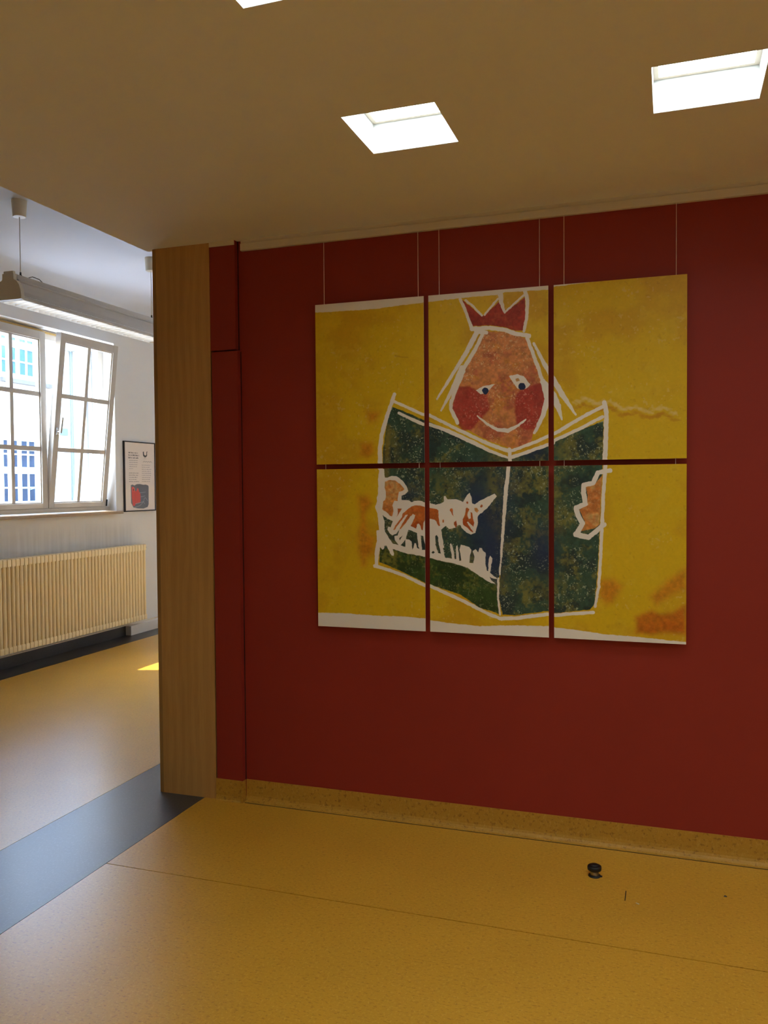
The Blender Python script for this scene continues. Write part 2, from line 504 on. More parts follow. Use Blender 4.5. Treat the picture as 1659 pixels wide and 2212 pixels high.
# ------------------------------------------------------------------ walls around
w = MB()   # over the niche opening, towards the corridor, and the wall behind the veneered end
w.box(CEIL_X, CEIL_X + .1, HY0, PIL_Y + .03, CEIL_Z + .1005, HALL_Z + .1)
w.box(CEIL_X, CEIL_X + .1, HY0, NY0 - .1005, 0, CEIL_Z - .0005)
w.box(END_X + .0, END_X + .1, WALL_Y + .3005, HY1, 0, HALL_Z + .1)
w.box(END_X + .0, END_X + .1, PIL_Y + .0305, WALL_Y + .3, CEIL_Z + .001, HALL_Z + .1)
structure(w.build('wall_corridor', M_WHITE), 'white corridor wall above and behind the veneered wall end')
structure(MB().box(NX1, NX1 + .1, NY0, WALL_Y - .0005, 0, CEIL_Z).build('wall_right', M_WHITE), 'right wall of the niche, out of view')
structure(MB().box(CEIL_X, NX1, NY0 - .1, NY0, 0, CEIL_Z).build('wall_front', M_WHITE), 'wall behind the viewer')
structure(MB().box(-5.8, -2.3, HY1, HY1 + .1, 0, HALL_Z + .1).build('wall_end_far', M_WHITE), 'far end wall of the corridor')
structure(MB().box(-5.8, CEIL_X + .1, HY0 - .1, HY0, 0, HALL_Z + .1).build('wall_end_near', M_WHITE), 'near end wall of the corridor')

# window wall with two window openings
WY0, WY1, WZ0, WZ1 = 5.52, 7.362, 1.300, 3.055
W2, W3 = 3.45, 6.90       # offsets of two unseen windows, added to let more sky light in
OUT_X = WIN_X - .36
wl = MB()
def wallpiece(y0, y1, z0, z1):
    wl.box(OUT_X, WIN_X, y0, y1, z0, z1)
wallpiece(HY0, HY1, 0, WZ0)
wallpiece(HY0, HY1, WZ1, HALL_Z + .1)
wallpiece(HY0, WY0, WZ0, WZ1)
wallpiece(WY1, WY0 + W2, WZ0, WZ1)
wallpiece(WY1 + W2, WY0 + W3, WZ0, WZ1)
wallpiece(WY1 + W3, HY1, WZ0, WZ1)
wall_left = structure(wl.build('wall_left', M_WINWALL), 'white window wall of the corridor')
MB().box(OUT_X - .36, OUT_X - .001, HY0, HY1, 3.07, 3.17).build('shade_canopy', M_WHITE, wall_left)  # unseen overhang, added to shade the upper part of the outer reveal
for a, b, d in ((-5.71, -5.675, .020), (-5.765, -5.735, .030), (-5.815, -5.79, .040)):
    MB().box(a, b, WY1 - d, WY1 - .001, WZ0 + .02, WZ1 - .002).build('outer_jamb_strip', M_JAMB, wall_left)
trim_2 = structure(MB().box(WIN_X, WIN_X + .012, HY0, 7.47, 0, .0995).build('trim_2', M_STONE), 'black stone skirting under the radiator')
MB().box(WIN_X, WIN_X + .014, HY0, HY1, .1005, .112).build('plaster_stop', M_TRIM, trim_2)
bl = MB().box(-5.458, -5.385, 7.475, HY1, 0, .1, .003)
structure(bl.build('baseboard_left', M_FRAME), 'white boxed skirting to the right of the radiator')

# ------------------------------------------------------------------ corridor window with two sashes, one tilted in
SX = -5.54                # inner face of the sashes
SW_Y = .851               # sash width
SZ0, SZ1 = 1.372, 3.02
ST, SR = .058, .070       # sash thickness, stile width
def sash(parent, y0, tilt, with_handle):
    """bottom-hung sash: frame mesh > glazing bars, panes, handle"""
    piv = Vector((SX, y0 + SW_Y / 2, SZ0))
    y1 = y0 + SW_Y
    m = MB()
    gy0, gy1, gz0, gz1 = y0 + SR, y1 - SR, SZ0 + .048, SZ1 - .075
    for a in ((y0, gy0, SZ0, SZ1), (gy1, y1, SZ0, SZ1), (gy0, gy1, SZ0, gz0), (gy0, gy1, gz1, SZ1)):
        m.box(SX - ST, SX, *a, .003)
    o = m.build('window_sash', M_SASH, parent, piv)
    bead = MB()
    for a in ((gy0, gy0 + .010, gz0, gz1), (gy1 - .010, gy1, gz0, gz1), (gy0 + .01, gy1 - .01, gz0, gz0 + .010), (gy0 + .01, gy1 - .01, gz1 - .010, gz1)):
        bead.box(SX - ST + .006, SX - .014, *a)
    def sub(mb, name, mat):
        c = mb.build(name, mat, None, piv)
        c.parent = o; c.location = (0, 0, 0)
        return c
    sub(bead, 'glazing_bead', M_SASH)
    ym = (gy0 + gy1) / 2; bw = .0205
    zs = [gz0 + (gz1 - gz0) * k / 3 for k in range(4)]
    sub(MB().box(SX - ST + .004, SX - .012, ym - bw, ym + bw, gz0 + .001, gz1 - .001), 'glazing_bar', M_SASH)
    for k in (1, 2):
        for a, b in ((gy0 + .001, ym - bw), (ym + bw, gy1 - .001)):
            sub(MB().box(SX - ST + .004, SX - .012, a, b, zs[k] - bw, zs[k] + bw), 'glazing_bar', M_SASH)
    for k in range(3):
        for a, b in ((gy0 + .002, ym - bw), (ym + bw, gy1 - .002)):
            sub(MB().box(SX - ST / 2 - .003, SX - ST / 2 - .001, a, b, zs[k] + (bw if k else .002), zs[k + 1] - (bw if k < 2 else .002)), 'pane', M_GLASS)
    if with_handle:
        hz = 2.10; hy = y0 + SR / 2
        h = MB()
        h.box(SX, SX + .010, hy - .016, hy + .016, hz - .036, hz + .036, .003)
        h.tube([(SX + .008, hy, hz), (SX + .050, hy, hz)], .010, 10)
        sub(h, 'handle_rose', M_LOUVRE)
        sub(MB().tube([(SX + .046, hy, hz - .012), (SX + .048, hy + .002, hz + .02), (SX + .052, hy + .004, hz + .135)], [.012, .011, .010], 8), 'handle_lever', M_STEEL)
        sub(MB().box(SX + .001, SX + .008, y1 - .012, y1 + .004, SZ0 + .004, SZ0 + .072), 'corner_hinge', M_BLACK)
    o.rotation_euler = (0, tilt, 0)
    return o

def corridor_window(name, dy, label, tilt2):
    y0, y1 = WY0 + dy, WY1 + dy
    fr = MB()
    fx0, fx1 = SX - ST - .052, SX - ST - .002
    f0, f1 = y0 + .012, y1 - .002
    fr.box(fx0, fx1, y0, y0 + .075, WZ0 + .03, WZ1 - .004); fr.box(fx0, fx1, y1 - .075, y1, WZ0 + .03, WZ1 - .004)
    fr.box(fx0, fx1, y0 + .075, y1 - .075, WZ0 + .03, WZ0 + .105); fr.box(fx0, fx1, y0 + .075, y1 - .075, WZ1 - .085, WZ1 - .004)
    win = structure(fr.build(name, M_FRAME), label)
    MB().box(fx1 + .001, SX - .004, y0 + .002, y1 - .002, WZ0 + .028, SZ0 - .003).build('bottom_rail', M_SASH, win)
    MB().box(fx1 + .001, SX - .02, y0 + .02, y0 + .92, SZ1 + .002, SZ1 + .022, .004).build('sealing_strip', M_OCHRE, win)
    MB().box(fx1 + .001, fx1 + .02, y0 + .95, y1 - .02, SZ1 + .004, SZ1 + .018).build('sealing_strip', M_OCHRE, win)
    sill = MB().box(SX - ST - .002, WIN_X + .004, y0 + .001, y1 - .001, WZ0 + .001, WZ0 + .022)
    sill.box(WIN_X + .004, -5.385, y0 - .02, y1 + .018, WZ0 - .008, WZ0 + .022, .003)
    sill.build('sill', M_SILL, win)
    ym = (y0 + y1) / 2
    sash(win, 6.447 + dy - SW_Y, 0.0, False)
    sash(win, 6.452 + dy, tilt2, True)
    return win
corridor_window('window_1', 0.0, 'white corridor window with its right sash tilted inwards', math.radians(6.3))
corridor_window('window_30', W2, 'second corridor window, unseen, added for more light in the corridor', 0.0)
corridor_window('window_31', W3, 'third corridor window, unseen, added for more light in the corridor', 0.0)

# ------------------------------------------------------------------ neighbouring house across the courtyard
FX = -16.0
nb = thing('neighbour_house', (FX, 17.5, 0), 'cream rendered house across the courtyard, seen through the window', 'building')
def ext_window(y0, y1, rows, glass, z0, z1):
    """window with two sashes two panes wide; rows = list of (z0, z1) of pane rows"""
    f = MB()
    ym = (y0 + y1) / 2
    cols = []
    for a, b in ((y0, ym), (ym, y1)):
        i0, i1 = a + .06, b - .06
        mid = (i0 + i1) / 2
        cols += [(i0, mid - .02), (mid + .02, i1)]
    edges_y = [y0] + [v for cc in cols for v in cc] + [y1]
    for k in range(0, len(edges_y), 2):
        f.box(FX - .10, FX - .04, edges_y[k], edges_y[k + 1], z0, z1)
    zz = [z0] + [v for r in rows for v in r] + [z1]
    for k in range(0, len(zz), 2):
        for a, b in cols:
            f.box(FX - .10, FX - .04, a, b, zz[k], zz[k + 1])
    o = f.build('window', M_OUTFRAME, nb)
    for a, b in cols:
        for r in rows:
            MB().box(FX - .085, FX - .075, a, b, r[0], r[1]).build('pane', glass, o)
    return o
UY0, UY1 = 17.02, 18.27
UZ0, UZ1 = 4.44, 5.55
ext_window(UY0, UY1, [(4.55, 4.86), (4.90, 5.215), (5.40, 5.47)], M_OUTGLASS_UP, UZ0, UZ1)
LZ0, LZ1 = 1.17, 2.90
ext_window(UY0, UY1, [(1.25, 1.58), (1.62, 1.965), (2.14, 2.45), (2.49, 2.575), (2.68, 2.82)], M_OUTGLASS_LOW, LZ0, LZ1)
fw = MB()
Y0, Y1, ZT = 5.0, 19.62, 9.0
for a in ((Y0, UY0, 0, ZT), (UY1, Y1, 0, ZT), (UY0, UY1, 0, LZ0), (UY0, UY1, LZ1, UZ0), (UY0, UY1, UZ1, ZT)):
    fw.box(FX - .3, FX, *a)
fw.build('facade_wall', M_FACADE, nb)
MB().box(FX - .28, FX - .12, UY0 - .01, UY1 + .01, LZ0, UZ1).build('room_backing', M_OUTGLASS_LOW, nb)
MB().box(FX, FX + .10, 16.97, 18.75, 4.29, 4.40, .008).build('stone_sill', M_OUTSTONE, nb)
MB().box(FX, FX + .08, UY0 - .05, UY1 + .05, 1.10, 1.165, .008).build('stone_sill', M_OUTSTONE, nb)
MB().box(FX, FX + .06, 19.13, 19.39, 3.05, 3.245, .008).build('meter_box', M_PIPE, nb)
MB().tube([(FX + .07, 19.55, 1.0), (FX + .07, 19.55, 5.40)], .032, 10).build('downpipe', M_PIPE, nb)
wg = MB().box(FX + .001, -8.5, 19.62, 19.9, 0, 5.42)
wg.build('wing_wall', M_FACADE, nb)
MB().box(FX + .001, -8.4, 19.30, 19.95, 5.421, 5.55, .01).build('eaves', M_FACADE, nb)
# a leafy plant standing before the lower window
pl = thing('courtyard_plant', (FX + .35, 18.1, 0), 'pale green plant with arching leaves by the lower courtyard window', 'plant')
for k, (dy, top, sp) in enumerate(((-.55, 1.62, 1), (.12, 1.60, 1), (-.28, 1.52, 1), (.2, 1.42, 1))):
    pts = [(FX + .35, 18.1, .9)]
    for t in np.linspace(.15, 1, 8):
        pts.append((FX + .35 + .03 * k, 18.1 + dy * t ** 1.6, .9 + (top - .9) * math.sin(min(1.0, t * 1.2) * math.pi / 2) - .25 * max(0, t - .7)))
    MB().tube(pts, [.02] + [.03] * 5 + [.022, .014, .004], 6).build('leaf', plain('pale_leaf_%d' % k, lin(150, 196, 186), .4) if k == 0 else bpy.data.materials['pale_leaf_0'], pl)
MB().lathe([(.12, 0), (.17, .9), (.15, .9)], (FX + .35, 18.1, 0), 16).build('pot', M_OUTSTONE, pl)
structure(MB().box(-30, OUT_X, -10, 30, -.1, 0).build('ground', M_PAVING), 'paved courtyard outside the corridor window')

# ------------------------------------------------------------------ radiator
rad = thing('radiator', (-5.39, 6.5, 0), 'cream column radiator under the corridor window', 'radiator')
RXF, RXB, PITCH_R = -5.340, -5.402, .0499
RZ0, RZ1 = .150, .955
sec_mesh = None
n_sec = 50
for k in range(n_sec):
    yc = 7.655 - PITCH_R * k
    if sec_mesh is None:
        s = MB()
        for xx in (RXF, RXB):
            s.tube([(xx, yc, RZ0 + .045), (xx, yc, RZ1 - .055)], .0178, 12, caps=False)
        for z0, z1 in ((RZ0, RZ0 + .055), (RZ1 - .065, RZ1)):
            s.box(RXB - .0180, RXF + .0182, yc - .0215, yc + .0215, z0, z1, .007)
        o = s.build('radiator_section', M_RAD, rad, (-5.37, yc, 0))
        sec_mesh = o.data
    else:
        o = bpy.data.objects.new('radiator_section', sec_mesh)
        COL.objects.link(o)
        o.parent = rad
        o.location = Vector((-5.37, yc, 0)) - Vector(rad.location)
for z in (RZ0 + .028, RZ1 - .032):
    MB().tube([(-5.37, 7.677, z), (-5.37, 5.19, z)], .013, 8).build('header_pipe', M_RAD, rad)
vv = MB().lathe([(.010, 0), (.016, .003), (.016, .022), (.024, .026), (.026, .045), (.020, .062), (0.0, .066)], (-5.372, 7.677, .93), 14, axis='y')
tag(vv.build('valve', M_FRAME, rad), 'white round valve cap')
for yy in (5.6, 7.3):
    MB().box(WIN_X + .003, RXB - .015, yy - .012, yy + .012, .82, .85).build('wall_bracket', M_RAD, rad)

# ------------------------------------------------------------------ hanging strip lamp
LX, LY0, LY1 = -4.165, 4.505, 6.262
lamp = thing('strip_lamp', (LX, 5.38, 2.812), 'long ivory fluorescent lamp with louvre hanging from the corridor ceiling', 'lamp')
half = [(.100, 2.812), (.104, 2.830), (.100, 2.868), (.088, 2.905), (.068, 2.932), (.046, 2.944), (.044, 2.985)]
prof = [(LX + d, z) for d, z in half] + [(LX - d, z) for d, z in half[::-1]]
cap = [(LX + d * 1.03, z) for d, z in half] + [(LX - d * 1.03, z) for d, z in half[::-1]]
# body shell: open underneath
inner = [(LX - d + .008, z - .006) for d, z in half[:6]] + [(LX + d - .008, z - .006) for d, z in half[:6][::-1]]
side = [(LX + d, z) for d, z in half]
hl = [(.100, 2.812), (.102, 2.826), (.086, 2.842), (.066, 2.872), (.056, 2.908), (.053, 2.932), (.064, 2.937), (.066, 2.946), (.050, 2.953), (.046, 2.980), (.040, 2.986)]
shell = [(LX + d, z) for d, z in hl] + [(LX - d, z) for d, z in hl[::-1]]
shell += [(LX - .094, 2.812), (LX - .094, 2.822), (LX - .05, 2.86), (LX + .05, 2.86), (LX + .094, 2.822), (LX + .094, 2.812)]
MB().prism(shell, 'y', LY0 + .03, LY1 - .03, caps=False).build('lamp_body', M_LAMP_BODY, lamp)
for a, b in ((LY0, LY0 + .03), (LY1 - .03, LY1)):
    e = MB().prism(cap, 'y', a, b)
    tag(e.build('end_cap', M_LAMP, lamp), 'ivory end cap')
    MB().box(LX - .040, LX + .040, a + .004, b - .004, 2.985, 3.002, .004).build('cap_block', M_LAMP, lamp)
MB().box(LX + .0435, LX + .0455, 5.90, 6.02, 2.962, 2.976).build('type_label', M_TEAL, lamp)
lv = MB()
for s in (-1, 1):
    lv.box(LX + s * .092 - .003, LX + s * .092 + .003, LY0 + .03, LY1 - .03, 2.8085, 2.835)
lv.build('louvre_rail', M_SLAT, lamp)
blade = None
nb_l = 30
for k in range(nb_l):
    yy = LY0 + .05 + (LY1 - LY0 - .1) * k / (nb_l - 1)
    if blade is None:
        o = MB().prism([(yy - .006, 2.812), (yy + .006, 2.812), (yy + .001, 2.842), (yy - .001, 2.842)], 'x', LX - .089, LX + .089).build('louvre_blade', M_SLAT, lamp, (LX, yy, 2.812))
        blade = o.data; yb = yy
    else:
        o = bpy.data.objects.new('louvre_blade', blade); COL.objects.link(o); o.parent = lamp
        o.location = Vector((LX, yy, 2.812)) - Vector(lamp.location)
MB().box(LX - .05, LX + .05, LY0 + .04, LY1 - .04, 2.8605, 2.866).build('reflector', M_SLAT, lamp)
MB().tube([(LX, LY0 + .035, 2.848), (LX, LY1 - .035, 2.848)], .0105, 10).build('fluorescent_tube', M_TUBE, lamp)
for yy in (4.622, 6.137):
    MB().tube([(LX, yy, 3.00), (LX, yy, HALL_Z - .1)], .0028, 6).build('suspension_wire', M_STEEL, lamp)
    MB().lathe([(.013, 0), (.010, .012), (.006, .02), (.006, .034), (0.0, .036)], (LX, yy, 2.9852), 12).build('wire_grip', M_BLACK, lamp)
    MB().lathe([(.040, .0), (.043, .004), (.050, .110)], (LX, yy, HALL_Z - .110), 24).build('ceiling_cup', M_LAMP, lamp)
MB().tube([(LX + .015, 4.66, 2.986), (LX + .03, 4.70, 3.005), (LX + .035, 4.76, 3.000), (LX + .03, 4.80, 2.986)], .003, 6).build('feed_cable', M_BLACK, lamp)
MB().tube([(LX + .02, 6.15, HALL_Z - .11), (LX + .045, 6.17, HALL_Z - .2), (LX + .02, 6.15, 3.25), (LX + .012, 6.15, 3.10), (LX + .045, 6.19, 3.03), (LX + .03, 6.2, 2.99)], .0035, 6).build('feed_cable', M_FRAME, lamp)

# unseen copy of the lamp, added to brighten the left of the ceiling
fill_lamp = lamp.copy(); COL.objects.link(fill_lamp)
fill_lamp.location.y -= 3.5
fill_lamp['label'] = 'added fill lamp outside the view, brightening the left of the ceiling'
for ch in list(lamp.children):
    c = ch.copy(); COL.objects.link(c); c.parent = fill_lamp
lamp['group'] = fill_lamp['group'] = 'strip lamps hanging in a row in the corridor'

# outline of the painting in millimetres from its top left corner
ART_POLYS = [('top',[(-3,37),(132,41),(305,43),(417,36),(530,32),(556,31),(690,25),(861,24),(898,16),(977,18),(1088,20),(1109,10),(1198,5),(1353,-1),(1429,-7),(1541,-5),(1645,1)]),
 ('bot',[(7,1450),(162,1449),(314,1453),(421,1451),(534,1456),(552,1463),(657,1473),(780,1479),(939,1468),(1084,1465),(1107,1469),(1197,1475),(1315,1488),(1431,1492),(1642,1505)]),
 ('page_l',[(378,493),(414,505),(525,556),(556,566),(740,656),(910,734),(912,740),(909,795),(901,873),(895,951),(887,1049),(879,1167),(875,1226),(866,1285),(862,1345),(868,1420),(780,1395),(691,1339),(531,1294),(423,1245),(312,1203),(319,1109),(318,1008),(327,907),(335,778),(333,748),(334,684),(346,609),(360,540)]),
 ('page_r',[(919,734),(1107,670),(1118,660),(1229,619),(1315,585),(1311,749),(1311,773),(1303,925),(1296,1126),(1286,1287),(1276,1364),(1260,1385),(1109,1408),(1082,1399),(939,1424),(884,1423),(868,1344),(879,1167),(895,951),(912,740)]),
 ('grass_strip',[(315,1140),(378,1143),(452,1164),(532,1177),(553,1178),(607,1193),(687,1209),(757,1239),(833,1286),(852,1294),(861,1307),(860,1345),(868,1420),(780,1395),(691,1339),(531,1294),(423,1245),(312,1203)]),
 ('face',[(795,202),(809,177),(903,188),(995,224),(1022,307),(1044,377),(1074,487),(1062,536),(1021,626),(1012,667),(929,695),(835,663),(740,614),(688,565),(661,513),(674,452),(708,350),(761,269)]),
 ('cheek',[(693,415),(741,415),(775,437),(817,458),(831,519),(807,546),(779,573),(750,605),(712,613),(683,579),(659,512),(674,457)]),
 ('cheek',[(943,463),(976,439),(1012,425),(1056,414),(1074,487),(1058,550),(1026,613),(984,616),(948,592),(941,532)]),
 ('crown',[(702,26),(795,111),(809,106),(873,55),(898,105),(986,44),(988,146),(979,186),(940,184),(903,167),(833,153),(752,152),(728,95)]),
 ('white',[(315,774),(309,820),(308,889),(300,905),(303,922),(293,951),(302,973),(308,1004),(312,1055),(299,1058),(298,1076),(301,1093),(294,1138),(289,1169),(289,1213),(280,1218),(283,1230),(303,1234),(304,1216),(315,1135),(327,1147),(335,1143),(336,1127),(346,1126),(371,1172),(380,1174),(383,1163),(377,1142),(415,1154),(452,1164),(491,1168),(532,1177),(554,1182),(556,923),(533,929),(515,923),(488,921),(470,928),(458,919),(422,917),(421,898),(436,894),(453,879),(450,863),(431,833),(411,817),(397,808),(376,808),(353,815),(341,815),(338,774)]),
 ('white',[(552,930),(582,939),(604,935),(620,926),(621,902),(629,900),(639,915),(676,914),(709,928),(726,896),(738,886),(747,903),(750,933),(761,937),(785,922),(832,899),(850,890),(860,901),(845,920),(819,952),(776,989),(773,995),(775,1020),(769,1046),(763,1065),(743,1071),(723,1063),(701,1042),(696,1031),(688,1029),(679,1034),(673,1042),(644,1049),(628,1033),(608,1052),(610,1073),(621,1132),(615,1134),(625,1177),(657,1181),(653,1155),(646,1118),(651,1111),(658,1122),(666,1148),(668,1183),(676,1182),(676,1124),(682,1120),(688,1154),(690,1189),(700,1188),(692,1137),(698,1117),(714,1120),(736,1128),(745,1140),(740,1168),(736,1198),(753,1200),(758,1170),(751,1144),(764,1137),(777,1150),(782,1131),(793,1132),(796,1142),(809,1152),(809,1203),(816,1233),(821,1233),(823,1182),(830,1164),(839,1177),(833,1220),(829,1241),(861,1266),(855,1268),(825,1259),(835,1271),(852,1289),(833,1286),(790,1261),(757,1239),(729,1222),(687,1209),(656,1200),(607,1193),(550,1178)]),
 ('hand',[(342,834),(367,826),(390,829),(413,843),(437,868),(422,877),(408,881),(402,922),(387,921),(377,942),(381,969),(375,993),(365,989),(342,969),(328,960),(333,925),(343,918),(348,898),(345,878),(339,858)]),
 ('rust',[(402,957),(422,957),(407,980),(397,995),(403,977)]),
 ('dark',[(329,987),(356,1006),(379,1015),(369,1042),(356,1039),(352,1055),(365,1073),(376,1079),(393,1074),(411,1052),(402,1081),(386,1083),(388,1101),(404,1123),(392,1121),(378,1117),(355,1086),(339,1064),(339,1035),(337,1013)]),
 ('rust',[(533,950),(508,942),(488,943),(467,948),(449,960),(426,980),(421,997),(393,1033),(381,1053),(386,1055),(402,1035),(439,986),(451,985),(430,1015),(410,1051),(418,1050),(448,1012),(474,982),(486,986),(478,1008),(464,1035),(489,1048),(493,1030),(502,1024),(510,1034),(513,1053),(520,1055),(525,1018),(533,1005)]),
 ('dark',[(453,1053),(469,1058),(494,1069),(496,1097),(500,1130),(505,1141),(495,1137),(489,1115),(482,1113),(475,1135),(471,1144),(467,1109),(457,1098),(441,1096),(448,1067)]),
 ('dark',[(425,1079),(411,1103),(408,1094)]),
 ('dark',[(438,1098),(437,1132),(415,1126)]),
 ('dark',[(512,1080),(523,1080),(528,1108),(532,1121),(532,1143),(516,1145),(514,1110)]),
 ('rust',[(551,951),(586,960),(594,965),(596,1000),(601,1033),(595,1035),(587,1015),(575,1008),(550,1003)]),
 ('rust',[(661,963),(660,967),(657,970),(652,970),(649,967),(647,963),(649,958),(652,956),(657,956),(660,958)]),
 ('rust',[(732,930),(731,934),(728,936),(726,936),(724,934),(723,930),(724,927),(726,925),(729,925),(731,927)]),
 ('rust',[(797,946),(796,950),(793,952),(790,952),(787,950),(787,946),(788,942),(790,939),(793,939),(796,942)]),
 ('rust',[(620,1013),(620,1017),(618,1020),(615,1020),(613,1017),(612,1013),(613,1009),(615,1006),(618,1006),(620,1008)]),
 ('rust',[(652,969),(660,967),(664,992),(659,986)]),
 ('hand',[(759,953),(772,952),(779,965),(771,977),(761,965)]),
 ('rust',[(726,950),(737,959),(730,973),(727,990),(734,1003),(744,1000),(743,973),(749,975),(758,1020),(755,1037),(743,1027),(730,1014),(725,1018),(754,1061),(750,1062),(726,1040),(708,1027),(705,1006),(717,982),(720,956)]),
 ('rust',[(666,1017),(676,1009),(679,1023),(679,1036),(673,1042),(665,1025)]),
 ('dark',[(578,1082),(586,1077),(592,1086),(593,1106),(605,1158),(592,1156),(581,1117)]),
 ('dark',[(570,1148),(577,1154),(570,1161),(561,1156)]),
 ('hand',[(1309,815),(1276,856),(1243,862),(1249,900),(1249,941),(1215,961),(1239,1013),(1213,1054),(1276,1041),(1298,1025),(1303,925)]),
 ('white',[(770,435),(798,418),(853,411),(836,429),(817,449),(789,452)]),
 ('white',[(916,379),(953,372),(980,383),(1008,420),(994,436),(971,442),(953,434),(934,408)]),
 ('pupil',[(826,440),(824,446),(820,451),(815,454),(808,453),(803,450),(799,445),(797,438),(799,432),(803,427),(809,424),(815,425),(821,428),(824,433)]),
 ('pupil',[(988,428),(987,434),(982,440),(976,442),(969,442),(963,439),(958,433),(957,426),(958,420),(963,414),(969,412),(976,412),(982,415),(987,421)]),
 ('gold',[(944,394),(957,391),(964,402),(948,404)]),
 ('orange_big',[(1446,1409),(1507,1379),(1544,1393),(1581,1388),(1644,1354),(1644,1471),(1563,1468),(1507,1480),(1450,1477)]),
 ('orange',[(1300,1258),(1354,1253),(1393,1280),(1354,1349),(1327,1362),(1296,1327)]),
 ('orange',[(1566,1259),(1644,1198),(1644,1284),(1600,1309),(1525,1359),(1507,1320)]),
 ('orange',[(207,898),(254,895),(280,931),(245,988),(253,1070),(287,1094),(282,1163),(248,1184),(247,1221),(226,1225),(209,1160),(207,1070),(223,1013)]),
 ('orange',[(231,660),(282,656),(288,704),(259,725),(224,709)]),
 ('orange',[(255,510),(324,512),(301,554),(266,558)])]
ART_STROKES = [(8.4,11.6,[(391,436),(374,479),(352,542),(328,619),(318,684),(320,770)]),
 (6.3,8.4,[(389,469),(525,532),(556,537),(692,608),(835,677),(919,707)]),
 (6.3,9.5,[(411,522),(527,577),(556,578),(644,611),(759,666)]),
 (9.2,5.1,[(759,666),(835,705),(910,734)]),
 (8.1,9.1,[(917,697),(919,757),(912,768),(909,814),(901,873)]),
 (9.1,5.1,[(901,873),(895,951),(887,1049),(879,1167)]),
 (3.1,4.1,[(879,1151),(878,1194)]),
 (4.1,4.1,[(876,1202),(872,1246)]),
 (5.1,4.1,[(866,1266),(864,1345),(873,1423)]),
 (7.5,7.5,[(291,1224),(295,1222),(422,1259),(531,1306),(554,1307),(699,1366),(820,1422),(880,1443)]),
 (8.2,7.2,[(876,1441),(939,1437),(1082,1413),(1109,1416),(1272,1397)]),
 (5.9,7.9,[(1280,1372),(1296,1287),(1305,1125),(1309,1037),(1315,885),(1323,773),(1321,749)]),
 (9.7,8.8,[(1321,749),(1325,625),(1327,550),(1318,510)]),
 (7.8,6.8,[(1317,524),(1237,563),(1110,635),(1107,633),(1044,663),(929,704)]),
 (6.8,7.8,[(1311,569),(1229,611),(1110,664),(1107,674),(975,717),(919,734)]),
 (9.7,10.7,[(1342,795),(1292,804),(1272,848),(1233,856),(1233,892),(1241,937),(1201,953),(1209,985),(1229,1019),(1203,1066)]),
 (11.9,8.9,[(1201,1066),(1253,1078),(1292,1045),(1319,1023)]),
 (7.1,7.1,[(700,30),(719,71),(752,162)]),
 (9.1,9.1,[(752,164),(833,165),(903,179),(944,198),(1004,211)]),
 (8.9,5.9,[(984,9),(997,60),(993,133),(981,189)]),
 (5.1,4.1,[(724,37),(762,70),(797,109)]),
 (4.0,5.0,[(809,106),(868,41)]),
 (12.0,5.0,[(878,17),(884,61),(898,103)]),
 (4.0,5.0,[(900,101),(981,34)]),
 (3.1,9.2,[(774,547),(817,583),(864,610),(910,616)]),
 (9.1,3.0,[(910,616),(952,597),(989,570)]),
 (12.1,8.1,[(776,177),(728,263),(665,357)]),
 (8.2,4.1,[(665,357),(591,465)]),
 (8.1,9.1,[(799,193),(771,247),(708,346)]),
 (14.3,4.1,[(708,336),(659,432),(610,518)]),
 (14.3,7.1,[(708,346),(679,419),(654,493)]),
 (8.2,8.2,[(657,475),(654,512),(685,575)]),
 (10.1,8.1,[(771,175),(818,185)]),
 (7.9,7.9,[(995,219),(1013,270),(1040,345),(1062,409)]),
 (8.9,13.9,[(1060,405),(1083,483)]),
 (5.0,8.9,[(1024,244),(1067,332)]),
 (8.9,11.9,[(1067,332),(1112,412),(1143,467)]),
 (11.8,3.9,[(1143,467),(1201,557)]),
 (11.9,13.9,[(1062,409),(1107,470),(1125,516)]),
 (12.8,3.9,[(1125,516),(1143,576)]),
 (13.9,5.9,[(1083,483),(1062,555),(1026,629)])]

# ------------------------------------------------------------------ the painting, drawn as a pixel sheet (1 px = 1 mm)
AX0, AZ0 = -1.582, 2.408
AW, AH = 1648, 1518
rng = np.random.default_rng(7)

def vnoise(w, h, cell, seed, cell_y=None):
    """smooth value noise in 0..1"""
    r = np.random.default_rng(seed)
    cy = cell_y or cell
    gw, gh = int(w / cell) + 3, int(h / cy) + 3
    g = r.random((gh, gw))
    x = np.arange(w) / cell; y = np.arange(h) / cy
    xi, yi = x.astype(int), y.astype(int)
    fx, fy = x - xi, y - yi
    fx = fx * fx * (3 - 2 * fx); fy = fy * fy * (3 - 2 * fy)
    a = g[yi][:, xi] * (1 - fx) + g[yi][:, xi + 1] * fx
    b = g[yi + 1][:, xi] * (1 - fx) + g[yi + 1][:, xi + 1] * fx
    return a * (1 - fy[:, None]) + b * fy[:, None]

def fbm(w, h, cell, seed, octs=3, cell_y=None):
    o, amp, tot = 0, 1.0, 0
    for k in range(octs):
        o = o + amp * vnoise(w, h, max(1.5, cell / 2 ** k), seed + 31 * k, max(1.5, (cell_y or cell) / 2 ** k)); tot += amp; amp *= .55
    return o / tot

def sstep(a, b, x):
    t = np.clip((x - a) / (b - a), 0, 1)
    return t * t * (3 - 2 * t)

